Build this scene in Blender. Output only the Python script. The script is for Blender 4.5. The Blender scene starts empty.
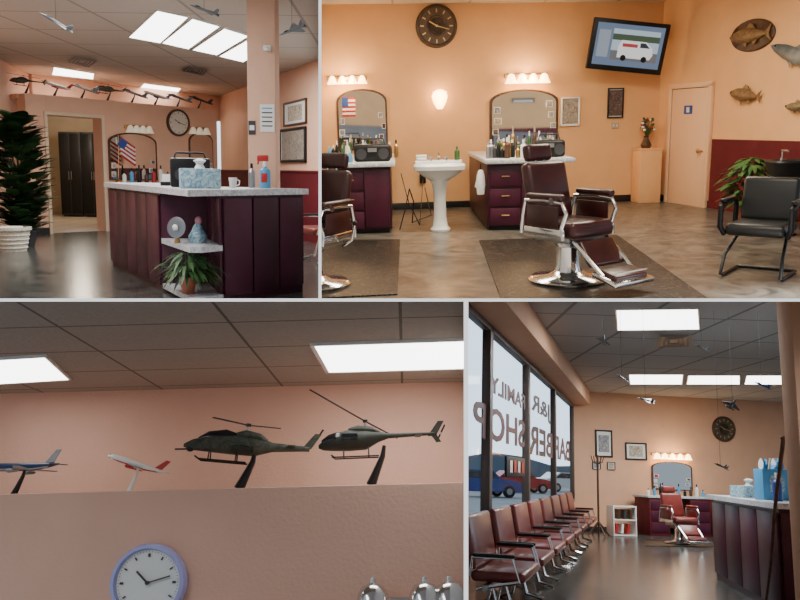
import bpy, bmesh, math, random
from math import sin, cos, pi, radians, atan2
from mathutils import Vector, Matrix, Euler
random.seed(7)
F = 800.0   # focal length: 36 mm lens on a 36 mm sensor, 800 px wide
EYE = Vector((0, 0, 1.45))
# ---------------- room frames: each shop view stands in its own compartment of a four-way display, tilted a little
def basis(a, k):
    Z = Vector((-a, F, -k)).normalized(); X = Vector((F, a, 0)).normalized(); Y = Z.cross(X)
    if Y.z < 0: Y = -Y
    return X, Y, Z
RB = {1: (basis(-12.6214, 126.2136), 1.17), 2: (basis(20.3545, 180.9291), 1.45),
      3: (basis(20.6211, -235.6696), 2.0), 4: (basis(-27.1419, -167.0271), 1.30)}
X2, Y2, Z2 = RB[2][0]
def c2w(v): return Vector((v.dot(X2), v.dot(Y2), v.dot(Z2)))
def frame(r):
    (X, Y, Z), e = RB[r]
    A = [c2w(X), c2w(Y), c2w(Z)]
    m = Matrix(((A[0].x, A[1].x, A[2].x), (A[0].y, A[1].y, A[2].y), (A[0].z, A[1].z, A[2].z))).to_4x4()
    return Matrix.Translation(EYE) @ m @ Matrix.Translation((0, 0, -e))
RM = {r: frame(r) for r in RB}
# partition planes (all four compartments meet at a cross shaped partition)
TX, TY, BX = -80.0, 0.0, 66.0       # bearings of the dividers
def vplane(px, sgn): return c2w(Vector((F, 0, -px)).normalized()) * sgn
def hplane(py, sgn): return c2w(Vector((0, F, -py)).normalized()) * sgn
CL = {1: [vplane(TX - 1, 1), hplane(1.3, -1)], 2: [vplane(TX + 1, -1), hplane(1.3, -1)],
      3: [vplane(BX - 1.5, 1), hplane(-1.3, 1)], 4: [vplane(BX + 1.5, -1), hplane(-1.3, 1)]}
# ---------------- materials
MATS = {}
def mat(name, col, rough=0.5, metal=0.0, emit=0.0, ecol=None, kind=None, col2=None, scale=5.0, bump=0.0, trans=0.0, coat=0.0, size=(1, 1), alpha=1.0, spec=0.5):
    if name in MATS: return MATS[name]
    m = bpy.data.materials.new(name); m.use_nodes = True; nt = m.node_tree; N = nt.nodes; L = nt.links
    b = N['Principled BSDF']; b.inputs['Roughness'].default_value = rough; b.inputs['Metallic'].default_value = metal
    b.inputs['Base Color'].default_value = (*col, 1); b.inputs['Transmission Weight'].default_value = trans
    b.inputs['Coat Weight'].default_value = coat; b.inputs['Alpha'].default_value = alpha; b.inputs['Specular IOR Level'].default_value = spec
    if emit: b.inputs['Emission Color'].default_value = (*(ecol or col), 1); b.inputs['Emission Strength'].default_value = emit
    tc = N.new('ShaderNodeTexCoord')
    c2 = col2 or tuple(c * 0.8 for c in col)
    if kind == 'brick':
        bt = N.new('ShaderNodeTexBrick'); L.new(tc.outputs['Object'], bt.inputs['Vector'])
        bt.offset = 0; bt.inputs['Scale'].default_value = 1; bt.inputs['Brick Width'].default_value = size[0]; bt.inputs['Row Height'].default_value = size[1]
        bt.inputs['Mortar Size'].default_value = scale; bt.inputs['Mortar Smooth'].default_value = 0.1
        nz = N.new('ShaderNodeTexNoise'); nz.inputs['Scale'].default_value = 60; L.new(tc.outputs['Object'], nz.inputs['Vector'])
        mx = N.new('ShaderNodeMix'); mx.data_type = 'RGBA'; L.new(nz.outputs['Fac'], mx.inputs[0])
        mx.inputs[6].default_value = (*[c * 0.85 for c in col], 1); mx.inputs[7].default_value = (*[min(1, c * 1.1) for c in col], 1)
        L.new(mx.outputs[2], bt.inputs['Color1']); L.new(mx.outputs[2], bt.inputs['Color2']); bt.inputs['Mortar'].default_value = (*c2, 1)
        L.new(bt.outputs['Color'], b.inputs['Base Color'])
    elif kind:
        nz = N.new('ShaderNodeTexNoise'); nz.inputs['Scale'].default_value = scale; nz.inputs['Detail'].default_value = 6
        if kind == 'marble': nz.inputs['Distortion'].default_value = 2.2; nz.inputs['Roughness'].default_value = 0.65
        L.new(tc.outputs['Object'], nz.inputs['Vector'])
        cr = N.new('ShaderNodeValToRGB'); L.new(nz.outputs['Fac'], cr.inputs[0])
        lo, hi = (0.35, 0.65)
        cr.color_ramp.elements[0].position = lo; cr.color_ramp.elements[0].color = (*col, 1)
        cr.color_ramp.elements[1].position = hi; cr.color_ramp.elements[1].color = (*c2, 1)
        if kind == 'vein':
            nz.inputs['Distortion'].default_value = 5
            cr.color_ramp.elements[0].position = .478; cr.color_ramp.elements[1].position = .50
            e = cr.color_ramp.elements.new(.515); e.color = (*col, 1)
        L.new(cr.outputs[0], b.inputs['Base Color'])
    if bump:
        n2 = N.new('ShaderNodeTexNoise'); n2.inputs['Scale'].default_value = 60; n2.inputs['Detail'].default_value = 4; L.new(tc.outputs['Object'], n2.inputs['Vector'])
        bp = N.new('ShaderNodeBump'); bp.inputs['Strength'].default_value = bump; bp.inputs['Distance'].default_value = 0.008
        L.new(n2.outputs['Fac'], bp.inputs['Height']); L.new(bp.outputs['Normal'], b.inputs['Normal'])
    MATS[name] = m; return m
wall1 = mat('peach_paint_a', (.76, .46, .32), .8, kind='noise', col2=(.72, .43, .295), scale=3, bump=.3)
wall2 = mat('peach_paint_b', (.80, .44, .20), .75, kind='noise', col2=(.76, .41, .18), scale=3, bump=.3)
wall3 = mat('peach_paint_c', (.76, .47, .36), .8, kind='noise', col2=(.72, .44, .335), scale=3, bump=.35)
wall4 = mat('peach_paint_d', (.77, .44, .28), .8, kind='noise', col2=(.73, .41, .26), scale=3, bump=.3)
cream = mat('cream_paint', (.72, .58, .40), .8, kind='noise', col2=(.66, .53, .37), scale=3)
maroon_w = mat('maroon_wainscot', (.12, .010, .016), .6, kind='noise', col2=(.10, .008, .013), scale=4, spec=.3)
maroon = mat('maroon_laminate', (.048, .006, .018), .4, kind='noise', col2=(.035, .005, .013), scale=6, spec=.35)
maroon2 = mat('maroon_board', (.070, .009, .028), .4, kind='noise', col2=(.052, .007, .02), scale=6, spec=.35)
floor_m = mat('slate_vinyl', (.040, .038, .034), .30, kind='marble', col2=(.175, .155, .125), scale=2.0, spec=.45)
floor_d = mat('slate_vinyl_dark', (.016, .018, .018), .22, kind='marble', col2=(.095, .092, .082), scale=2.0, spec=.5)
tile_l = mat('light_floor_tile', (.55, .47, .36), .4, kind='brick', col2=(.3, .25, .2), scale=.02, size=(.5, .5))
blackbase = mat('black_baseboard', (.012, .012, .014), .4)
white = mat('white_enamel', (.80, .80, .78), .25, coat=.3)
partm = mat('partition_grey', (.6, .6, .6), .8)
edgem = mat('partition_self_lit_edge', (.95, .95, .95), .6, emit=.9)  # glow put into the edge material to keep divider lines white; no lamp
marb = mat('speckled_white_marble', (.74, .76, .78), .3, kind='marble', col2=(.36, .38, .42), scale=14)
chrome = mat('chrome', (.75, .75, .75), .15, 1.0)
steel = mat('brushed_steel', (.40, .40, .41), .35, 1.0)
black = mat('black_plastic', (.010, .010, .011), .4, spec=.3)
darkgrey = mat('dark_grey', (.035, .035, .04), .5)
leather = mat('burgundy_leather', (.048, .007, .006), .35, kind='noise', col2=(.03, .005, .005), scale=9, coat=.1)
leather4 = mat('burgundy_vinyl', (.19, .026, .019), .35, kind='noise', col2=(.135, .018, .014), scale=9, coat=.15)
bleather = mat('black_leather', (.012, .012, .012), .4)
mirror_m = mat('mirror_glass', (.85, .83, .80), .03, 1.0)
brown = mat('dark_wood', (.05, .022, .012), .4, kind='noise', col2=(.09, .042, .02), scale=12)
bronze = mat('bronze_clock', (.10, .06, .035), .45, .3, kind='noise', col2=(.06, .038, .022), scale=20)
brass = mat('brass', (.55, .35, .14), .3, 1.0)
globe = mat('lit_glass_shade', (1, .8, .5), .3, emit=9, ecol=(1, .62, .25))
globe_off = mat('frosted_glass_shade', (.8, .75, .65), .3, emit=.3, ecol=(1, .8, .55))
lightm = mat('ceiling_light_diffuser', (1, 1, 1), .4, emit=6.5, ecol=(.97, 1, .97))
green = mat('plant_leaf', (.02, .075, .015), .45, kind='noise', col2=(.05, .13, .03), scale=8)
green2 = mat('dark_plant_leaf', (.012, .042, .014), .4, kind='noise', col2=(.03, .085, .025), scale=8)
terra = mat('terracotta', (.40, .13, .07), .7, kind='noise', col2=(.33, .10, .05), scale=8)
wicker = mat('white_wicker', (.6, .58, .5), .7, kind='noise', col2=(.4, .38, .32), scale=40)
paper = mat('paper', (.80, .80, .78), .7)
redm = mat('red_paint', (.42, .015, .015), .4)
bluem = mat('blue_paint', (.02, .06, .28), .4)
lblue = mat('light_blue', (.08, .32, .58), .4)
tissuem = mat('tissue_box_print', (.04, .20, .32), .6, kind='marble', col2=(.55, .68, .72), scale=16)
olive = mat('olive_drab', (.018, .020, .014), .5, kind='noise', col2=(.03, .032, .022), scale=25, spec=.3)
camo = mat('grey_green_camo', (.03, .036, .03), .5, kind='marble', col2=(.085, .09, .065), scale=16, spec=.3)
jetgrey = mat('jet_grey', (.16, .18, .20), .4, kind='noise', col2=(.25, .27, .29), scale=12)
glassd = mat('dark_canopy', (.01, .012, .015), .08, coat=.5)
lav = mat('lavender_plastic', (.40, .42, .78), .35)
matblk = mat('floor_mat_marbled', (.006, .006, .006), .42, kind='vein', col2=(.17, .13, .08), scale=2.6, spec=.3)
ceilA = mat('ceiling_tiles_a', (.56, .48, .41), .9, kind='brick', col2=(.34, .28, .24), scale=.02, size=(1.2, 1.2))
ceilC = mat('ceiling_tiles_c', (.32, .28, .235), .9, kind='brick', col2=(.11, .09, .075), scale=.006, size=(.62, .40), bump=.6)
ceilD = mat('ceiling_tiles_d', (.50, .49, .47), .9, kind='brick', col2=(.24, .23, .22), scale=.025, size=(1.0, 1.6))
ventm = mat('vent_metal', (.35, .33, .3), .5)
skin_fish = mat('fish_bronze', (.12, .06, .025), .4, kind='marble', col2=(.26, .15, .06), scale=10)
fish2m = mat('fish_green', (.10, .08, .04), .4, kind='marble', col2=(.26, .19, .10), scale=10)
sharkm = mat('shark_grey', (.06, .08, .09), .4, kind='noise', col2=(.22, .22, .20), scale=4)
facem = mat('clock_face_white', (.82, .86, .84), .4); facec = mat('clock_face_cream', (.72, .68, .58), .5); faceb = mat('clock_face_bronze', (.10, .06, .033), .5)
def artm(n, a, b, s): return mat(n, a, .6, kind='marble', col2=b, scale=s)
art = [artm('print_a', (.25, .18, .12), (.65, .6, .5), 8), artm('print_b', (.08, .12, .2), (.5, .45, .4), 9), artm('print_c', (.45, .38, .3), (.12, .1, .1), 14), artm('print_d', (.02, .02, .025), (.2, .12, .1), 10)]
glassm = bpy.data.materials.new('window_glass'); glassm.use_nodes = True
_n = glassm.node_tree.nodes; _l = glassm.node_tree.links; _n.clear()
_o = _n.new('ShaderNodeOutputMaterial'); _mx = _n.new('ShaderNodeMixShader'); _t = _n.new('ShaderNodeBsdfTransparent'); _g = _n.new('ShaderNodeBsdfGlossy')
_g.inputs['Roughness'].default_value = .03; _mx.inputs[0].default_value = .05; _t.inputs[0].default_value = (.93, .98, 1, 1)
_l.new(_t.outputs[0], _mx.inputs[1]); _l.new(_g.outputs[0], _mx.inputs[2]); _l.new(_mx.outputs[0], _o.inputs[0])
def rotz(a): return Matrix.Rotation(a, 4, 'Z')
# ---------------- mesh builder
class O:
    def __init__(s, name, r, loc=(0, 0, 0), rot=0.0, sc=1.0, rx=0.0, ry=0.0):
        s.name = name; s.r = r; s.bm = bmesh.new(); s.ms = []; s.T = Matrix()
        base = RM[r] if r else Matrix()
        s.M = base @ Matrix.Translation(loc) @ rotz(rot) @ Matrix.Rotation(rx, 4, 'X') @ Matrix.Rotation(ry, 4, 'Y') @ Matrix.Scale(sc, 4)
    def mi(s, m):
        if m not in s.ms: s.ms.append(m)
        return s.ms.index(m)
    def add(s, vs, fs, m):
        i = s.mi(m); V = [s.bm.verts.new(s.T @ Vector(v)) for v in vs]
        for f in fs:
            try: fc = s.bm.faces.new([V[j] for j in f]); fc.material_index = i; fc.smooth = True
            except ValueError: pass
    def app(s, t, m):
        t.verts.index_update(); s.add([v.co.copy() for v in t.verts], [[v.index for v in f.verts] for f in t.faces], m); t.free()
    def box(s, c, d, m, b=0.0, seg=2, R=None):
        t = bmesh.new(); bmesh.ops.create_cube(t, size=1)
        for v in t.verts: v.co = Vector((v.co.x * d[0], v.co.y * d[1], v.co.z * d[2]))
        if b: bmesh.ops.bevel(t, geom=t.edges[:], offset=b, segments=seg, affect='EDGES', profile=.5)
        for v in t.verts: v.co = (R @ v.co if R else v.co) + Vector(c)
        s.app(t, m)
    def cyl(s, p0, p1, r0, m, r1=None, seg=20, cap=True):
        s.tube([p0, p1], [r0, r0 if r1 is None else r1], m, seg, cap)
    def tube(s, pts, r, m, seg=8, cap=True):
        pts = [Vector(p) for p in pts]; n = len(pts); rs = r if isinstance(r, (list, tuple)) else [r] * n
        vs = []; fs = []; up = None
        for i, p in enumerate(pts):
            d = (pts[min(i + 1, n - 1)] - pts[max(i - 1, 0)]).normalized()
            if up is None: up = Vector((0, 0, 1)) if abs(d.z) < .9 else Vector((1, 0, 0))
            a = d.cross(up).normalized(); up = a.cross(d).normalized()
            for j in range(seg):
                t = 2 * pi * j / seg; vs.append(p + (a * cos(t) + up * sin(t)) * rs[i])
        for i in range(n - 1):
            for j in range(seg):
                k = (j + 1) % seg; fs.append((i * seg + j, i * seg + k, (i + 1) * seg + k, (i + 1) * seg + j))
        if cap: fs.append(tuple(range(seg - 1, -1, -1))); fs.append(tuple((n - 1) * seg + j for j in range(seg)))
        s.add(vs, fs, m)
    def lathe(s, prof, c, m, seg=24, R=None):
        vs = []; fs = []; n = len(prof)
        for (r, z) in prof:
            for j in range(seg):
                t = 2 * pi * j / seg; v = Vector((r * cos(t), r * sin(t), z)); vs.append((R @ v if R else v) + Vector(c))
        for i in range(n - 1):
            for j in range(seg):
                k = (j + 1) % seg; fs.append((i * seg + j, i * seg + k, (i + 1) * seg + k, (i + 1) * seg + j))
        if prof[0][0] > 1e-4: fs.append(tuple(range(seg - 1, -1, -1)))
        if prof[-1][0] > 1e-4: fs.append(tuple((n - 1) * seg + j for j in range(seg)))
        s.add(vs, fs, m)
    def ell(s, c, d, m, seg=16, R=None):
        t = bmesh.new(); bmesh.ops.create_uvsphere(t, u_segments=seg, v_segments=max(6, seg // 2), radius=1)
        for v in t.verts:
            v.co = Vector((v.co.x * d[0], v.co.y * d[1], v.co.z * d[2])); v.co = (R @ v.co if R else v.co) + Vector(c)
        s.app(t, m)
    def prism(s, poly, z0, z1, m, R=None, c=(0, 0, 0)):
        n = len(poly); vs = [Vector((x, y, z0)) for x, y in poly] + [Vector((x, y, z1)) for x, y in poly]
        vs = [(R @ v if R else v) + Vector(c) for v in vs]
        fs = [tuple(range(n - 1, -1, -1)), tuple(range(n, 2 * n))] + [(i, (i + 1) % n, n + (i + 1) % n, n + i) for i in range(n)]
        s.add(vs, fs, m)
    def loft(s, rings, m, seg=14):   # rings (x, ry, rz, zc)
        vs = []; fs = []; n = len(rings)
        for (x, ry, rz, zc) in rings:
            for j in range(seg):
                t = 2 * pi * j / seg; vs.append((x, ry * cos(t), zc + rz * sin(t)))
        for i in range(n - 1):
            for j in range(seg):
                k = (j + 1) % seg; fs.append((i * seg + j, i * seg + k, (i + 1) * seg + k, (i + 1) * seg + j))
        fs.append(tuple(range(seg))); fs.append(tuple((n - 1) * seg + j for j in range(seg)))
        s.add(vs, fs, m)
    def leaf(s, p, d, ln, w, m, droop=.3):
        d = Vector(d).normalized(); side = d.cross(Vector((0, 0, 1)))
        if side.length < .01: side = Vector((1, 0, 0))
        side.normalize(); p = Vector(p); vs = []
        for i, (t, ww) in enumerate([(0, .15), (.3, .9), (.6, 1), (.85, .55), (1, .05)]):
            q = p + d * ln * t + Vector((0, 0, -droop * ln * t * t)); vs += [q - side * w * ww * .5, q + side * w * ww * .5]
        s.add(vs, [(2 * i, 2 * i + 1, 2 * i + 3, 2 * i + 2) for i in range(4)], m)
    def done(s, clip=True, sharp=38):
        bmesh.ops.recalc_face_normals(s.bm, faces=s.bm.faces[:])
        if clip and s.r:
            M3 = s.M.to_3x3().transposed(); pl = s.M.inverted() @ EYE
            for n in CL[s.r]:
                if not s.bm.verts: break
                bmesh.ops.bisect_plane(s.bm, geom=s.bm.verts[:] + s.bm.edges[:] + s.bm.faces[:], plane_co=pl, plane_no=(M3 @ n).normalized(), clear_outer=True)
        me = bpy.data.meshes.new(s.name); s.bm.to_mesh(me); s.bm.free()
        if not me.vertices: return None
        for m in s.ms: me.materials.append(m)
        me.set_sharp_from_angle(angle=radians(sharp))
        o = bpy.data.objects.new(s.name, me); bpy.context.scene.collection.objects.link(o); o.matrix_world = s.M
        return o
RXm = lambda a: Matrix.Rotation(a, 3, 'X')
RYm = lambda a: Matrix.Rotation(a, 3, 'Y')
RZm = lambda a: Matrix.Rotation(a, 3, 'Z')
def wall(name, r, A, B, z0, z1, m, th=.12, base=None):
    A = Vector(A); B = Vector(B); L = (B - A).length; a = atan2(B.y - A.y, B.x - A.x)
    o = O(name, r, (A.x, A.y, 0), a); o.box((L / 2, th / 2, (z0 + z1) / 2), (L, th, z1 - z0), m); o.done()
    if base:
        o = O(base, r, (A.x, A.y, 0), a); o.box((L / 2, -.012, .055), (L, .02, .11), blackbase, .004); o.done()
def area(r, loc, sx, sy, power, col=(1, 1, 1), rx=0):
    l = bpy.data.lights.new('ceiling_lamp', 'AREA'); l.shape = 'RECTANGLE'; l.size = sx; l.size_y = sy; l.energy = power; l.color = col
    o = bpy.data.objects.new('ceiling_lamp', l); bpy.context.scene.collection.objects.link(o); o.matrix_world = RM[r] @ Matrix.Translation(loc) @ Matrix.Rotation(rx, 4, 'X')
def point(r, loc, power, col, rad=.06):
    l = bpy.data.lights.new('bulb', 'POINT'); l.energy = power; l.color = col; l.shadow_soft_size = rad
    o = bpy.data.objects.new('bulb', l); bpy.context.scene.collection.objects.link(o); o.matrix_world = RM[r] @ Matrix.Translation(loc)
def panel(r, q, z, frame_m=white):
    o = O('ceiling_light', r); c = sum((Vector((*p, 0)) for p in q), Vector()) / 4
    P = [Vector((*p, z - .012)) for p in q]; I = [p + (Vector((c.x, c.y, z - .012)) - p) * .05 for p in P]
    o.add([*P, *[Vector((p.x, p.y, z + .0)) for p in P]], [(0, 1, 5, 4), (1, 2, 6, 5), (2, 3, 7, 6), (3, 0, 4, 7)], frame_m)
    o.add([*P, *I], [(0, 1, 5, 4), (1, 2, 6, 5), (2, 3, 7, 6), (3, 0, 4, 7)], frame_m)
    o.add([p - Vector((0, 0, -.002)) for p in I], [(0, 1, 2, 3)], lightm); o.done()
def vent(r, q, z):
    o = O('ceiling_vent', r); P = [Vector((*p, z - .01)) for p in q]; o.add(P, [(0, 1, 2, 3)], ventm)
    c = sum(P, Vector()) / 4
    for k in (.85, .6, .35):
        I = [c + (p - c) * k - Vector((0, 0, .012)) for p in P]; J = [c + (p - c) * (k - .12) - Vector((0, 0, .004)) for p in P]
        o.add(I + J, [(0, 1, 5, 4), (1, 2, 6, 5), (2, 3, 7, 6), (3, 0, 4, 7)], darkgrey)
    o.done()
# ---------------- reusable objects
def wall_clock(r, p, a, R, rim, face, hand, roman=False, hands=(-60, -255)):
    o = O('wall_clock', r, p, a); Q = RXm(pi / 2)
    o.lathe([(0, 0), (R, 0), (R, .03), (R * .97, .055), (R * .88, .06), (R * .84, .04), (R * .84, .032), (0, .032)], (0, 0, 0), rim, 48, Q)
    o.lathe([(0, .034), (R * .84, .034), (R * .84, .036), (0, .036)], (0, 0, 0), face, 48, Q)
    if roman:
        o.lathe([(R * .40, .037), (R * .43, .046), (R * .47, .046), (R * .50, .037)], (0, 0, 0), bronze, 40, Q)
    for i in range(12):
        t = i * pi / 6; q = (.06 if roman else .035) * (1.6 if i % 3 == 0 and not roman else 1)
        o.box((sin(t) * R * .70, -.040, cos(t) * R * .70), (R * q, .004, R * (.17 if roman else .09)), hand, R=RYm(t))
    if not roman:
        for i in range(60):
            t = i * pi / 30; o.box((sin(t) * R * .79, -.038, cos(t) * R * .79), (R * .01, .002, R * .03), hand, R=RYm(t))
    for t, l, w in ((radians(hands[0]), .42, .05), (radians(hands[1]), .62, .035)):
        o.box((sin(t) * R * l * .5, -.048, cos(t) * R * l * .5), (R * w, .004, R * l), hand, R=RYm(t))
    o.cyl((0, -.04, 0), (0, -.055, 0), R * .05, hand); o.done()
def arch_mirror(r, p, a, w, h, cards=7, flag_reflection=False):
    o = O('wall_mirror', r, p, a)
    def arch(w, h, n=12):
        s_ = h * .2
        pts = [(-w / 2, 0), (w / 2, 0), (w / 2, h - s_)]
        for i in range(1, n): t = pi * i / n; pts.append((w / 2 * cos(t), h - s_ + s_ * sin(t)))
        pts.append((-w / 2, h - s_)); return pts
    Q = RXm(pi / 2)
    o.prism(arch(w, h), 0, .03, brown, Q)
    o.prism(arch(w * .93, h * .95), .03, .036, mirror_m, Q, (0, 0, h * .02))
    if cards:   # cards added on the glass in place of reflected room clutter
        rs = random.Random(int(w * 100))
        for i in range(cards):
            x = (-1, 1)[i % 2] * w * rs.uniform(.34, .43); z = h * (.12 + .09 * i)
            cw, ch = w * rs.uniform(.07, .11), h * rs.uniform(.08, .12)
            o.box((x, -.040, z), (cw, .004, ch), paper); o.box((x, -.044, z), (cw * .8, .004, ch * .8), rs.choice(art + [brown, redm]))
    if flag_reflection:  # stars-and-stripes reflection modelled as solid strips on the glass
        for i in range(9): o.box((-w * .26, -.05, h * .85 - i * h * .035), (w * .26, .006, h * .035), redm if i % 2 == 0 else white)
        o.box((-w * .33, -.055, h * .79), (w * .12, .006, h * .15), bluem)
    o.done()
def vanity_light(r, p, a, w, n, m, power=0, col=(1, .7, .35), s=1.0):
    o = O('vanity_light', r, p, a); o.box((0, -.02, 0), (w, .04, .07), brass, .012)
    for i in range(n):
        x = -w / 2 + w * (i + .5) / n
        o.tube([(x, -.03, 0), (x, -.10, .03), (x, -.12, 0)], .012, brass)
        o.lathe([(.02 * s, .03), (.045 * s, 0), (.06 * s, -.05 * s), (.085 * s, -.10 * s), (.075 * s, -.10 * s), (.03 * s, -.02)], (x, -.12, .0), m, 16)
    o.done()
    if power:
        point(r, tuple(Vector(p) + Vector((sin(a) * .3, -cos(a) * .3, -.05))), power, col, .1)
def frame_pic(r, p, a, w, h, fr, inner, name='framed_picture', mount=True):
    o = O(name, r, p, a); t = min(w, h) * .08
    for c, d in (((0, -.02, h / 2 - t / 2), (w, .04, t)), ((0, -.02, -h / 2 + t / 2), (w, .04, t)), ((-w / 2 + t / 2, -.02, 0), (t, .04, h)), ((w / 2 - t / 2, -.02, 0), (t, .04, h))): o.box(c, d, fr, .006)
    o.box((0, -.008, 0), (w - t, .014, h - t), paper)
    k = .62 if mount else .86
    o.box((0, -.018, 0), (w * k, .008, h * k), inner); o.done()
def barber_chair(r, p, a, L, sc=1.0):
    o = O('barber_chair', r, p, a, sc)
    o.lathe([(0, 0), (.33, 0), (.34, .02), (.31, .045), (.17, .06), (.12, .09), (.105, .14), (.105, .30), (.13, .33), (.15, .36)], (0, 0, 0), chrome, 36)
    o.box((0, 0, .385), (.42, .42, .06), steel, .015)
    o.box((0, -.02, .475), (.50, .52, .13), L, .045, 4); o.box((0, -.22, .46), (.50, .14, .12), L, .05, 4)
    Rb = RXm(radians(-14)); o.box((0, .27, .76), (.48, .11, .50), L, .05, 4, Rb)
    for i in range(3): o.box((0, .205 + .045 * i, .62 + .15 * i), (.40, .02, .10), L, .01, 2, Rb)
    o.box((0, .40, 1.08), (.30, .09, .15), L, .04, 4, Rb); o.cyl((-.05, .35, .95), (-.05, .39, 1.08), .012, chrome); o.cyl((.05, .35, .95), (.05, .39, 1.08), .012, chrome)
    for s in (-1, 1):
        x = s * .295
        o.tube([(x, .27, .42), (x, .25, .58), (x, .22, .70), (x, 0, .715), (x, -.20, .70), (x, -.25, .62), (x, -.20, .50), (x, -.22, .40)], .018, chrome, 10)
        o.box((x, .02, .58), (.018, .36, .17), L, .006); o.box((x, .0, .45), (.03, .46, .07), chrome, .01)
        o.box((x, -.01, .745), (.075, .40, .05), L, .022, 3)
        o.cyl((x - .012 * s, -.12, .715), (x + .045 * s, -.12, .715), .03, chrome)
        o.tube([(s * .20, -.22, .40), (s * .20, -.36, .30), (s * .19, -.56, .14)], .018, chrome, 8)
    o.box((0, -.36, .29), (.40, .05, .24), L, .02, 3, RXm(radians(-38)))
    o.box((0, -.60, .12), (.46, .26, .04), chrome, .012, 2, RXm(radians(14))); o.box((0, -.60, .15), (.38, .19, .045), L, .02, 3, RXm(radians(14)))
    for i in range(5): o.box((0, -.68 + .04 * i, .175 - .008 * i), (.36, .008, .008), chrome)
    o.tube([(.31, .05, .36), (.40, .07, .42), (.43, .08, .56)], .012, chrome); o.ell((.43, .08, .57), (.022, .022, .022), black); o.done()
def waiting_chair(r, x, y, a, w=1.02, odd=False):
    o = O('waiting_chair', r, (x, y, 0), a); h = w / 2
    o.box((0, -.06, .42), (w, .46, .09), leather4, .035, 3); o.box((0, .20, .69), (w, .08, .46), leather4, .035, 3, RXm(radians(-10)))
    for s in (-1, 1):
        xx = s * (h + .07)
        o.box((xx, -.04, .60), (.06, .36, .03), black, .012); o.tube([(xx, .16, .42), (xx, .14, .58), (xx, -.2, .59), (xx, -.26, .40), (xx, .1, .33)], .016, chrome, 8)
    o.box((0, .02, .34), (w + .22, .05, .05), steel, .006)
    for q in ((0,) if odd else (-.3, .3)): o.tube([(q, -.22, .015), (q, -.05, .06), (q, .02, .33), (q, .10, .06), (q, .24, .015)], .022, chrome, 8)
    o.done()
def stand(o, c, ht, m, w=.1):
    x, y, z = c
    o.prism([(x + w * cos(t) * (1.0), y + w * .45 * sin(t)) for t in [2 * pi * i / 18 for i in range(18)]], z, z + .012, m)
    o.tube([(x - w * .6, y, z + .01), (x - w * .3, y, z + ht * .35), (x + w * .1, y, z + ht * .75), (x + w * .2, y, z + ht)], [w * .28, w * .22, w * .15, w * .1], m, 8)
def airliner(name, r, p, a, L, body, accent, ry=0.0, st=None, base_z=None):
    o = O(name, r, p, a, 1.0); T0 = Matrix.Rotation(ry, 4, 'Y'); o.T = T0
    o.loft([(-.5 * L, .004, .004, -.01 * L), (-.47 * L, .03 * L, .028 * L, -.006 * L), (-.42 * L, .047 * L, .048 * L, 0), (-.3 * L, .052 * L, .054 * L, 0), (.15 * L, .052 * L, .054 * L, 0), (.35 * L, .03 * L, .034 * L, .018 * L), (.5 * L, .006 * L, .01 * L, .035 * L)], body, 16)
    o.loft([(-.46 * L, .031 * L, .008 * L, -.026 * L), (-.3 * L, .0535 * L, .016 * L, -.03 * L), (.15 * L, .0535 * L, .016 * L, -.03 * L), (.36 * L, .03 * L, .01 * L, 0)], accent, 12)
    for s in (-1, 1):
        o.prism([(-.12 * L, s * .04 * L), (.10 * L, s * .04 * L), (.22 * L, s * .48 * L), (.15 * L, s * .48 * L)], -.03 * L, -.018 * L, jetgrey)
        o.prism([(.36 * L, s * .02 * L), (.46 * L, s * .02 * L), (.52 * L, s * .18 * L), (.47 * L, s * .18 * L)], .03 * L, .04 * L, body)
        o.T = T0 @ Matrix.Translation((0, s * .2 * L, -.06 * L)); o.loft([(-.10 * L, .02 * L, .02 * L, 0), (-.06 * L, .028 * L, .028 * L, 0), (.06 * L, .016 * L, .016 * L, 0)], accent, 12); o.T = T0
    o.prism([(.30 * L, .03 * L), (.42 * L, .03 * L), (.51 * L, .2 * L), (.44 * L, .2 * L)], -.006 * L, .006 * L, accent, RXm(pi / 2), (0, 0, .02 * L))
    o.box((-.455 * L, 0, .02 * L), (.03 * L, .05 * L, .012 * L), glassd)
    o.T = Matrix()
    if st: stand(o, (0, 0, base_z), -base_z - .02 * L, st, .16 * L)
    o.done()
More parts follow.
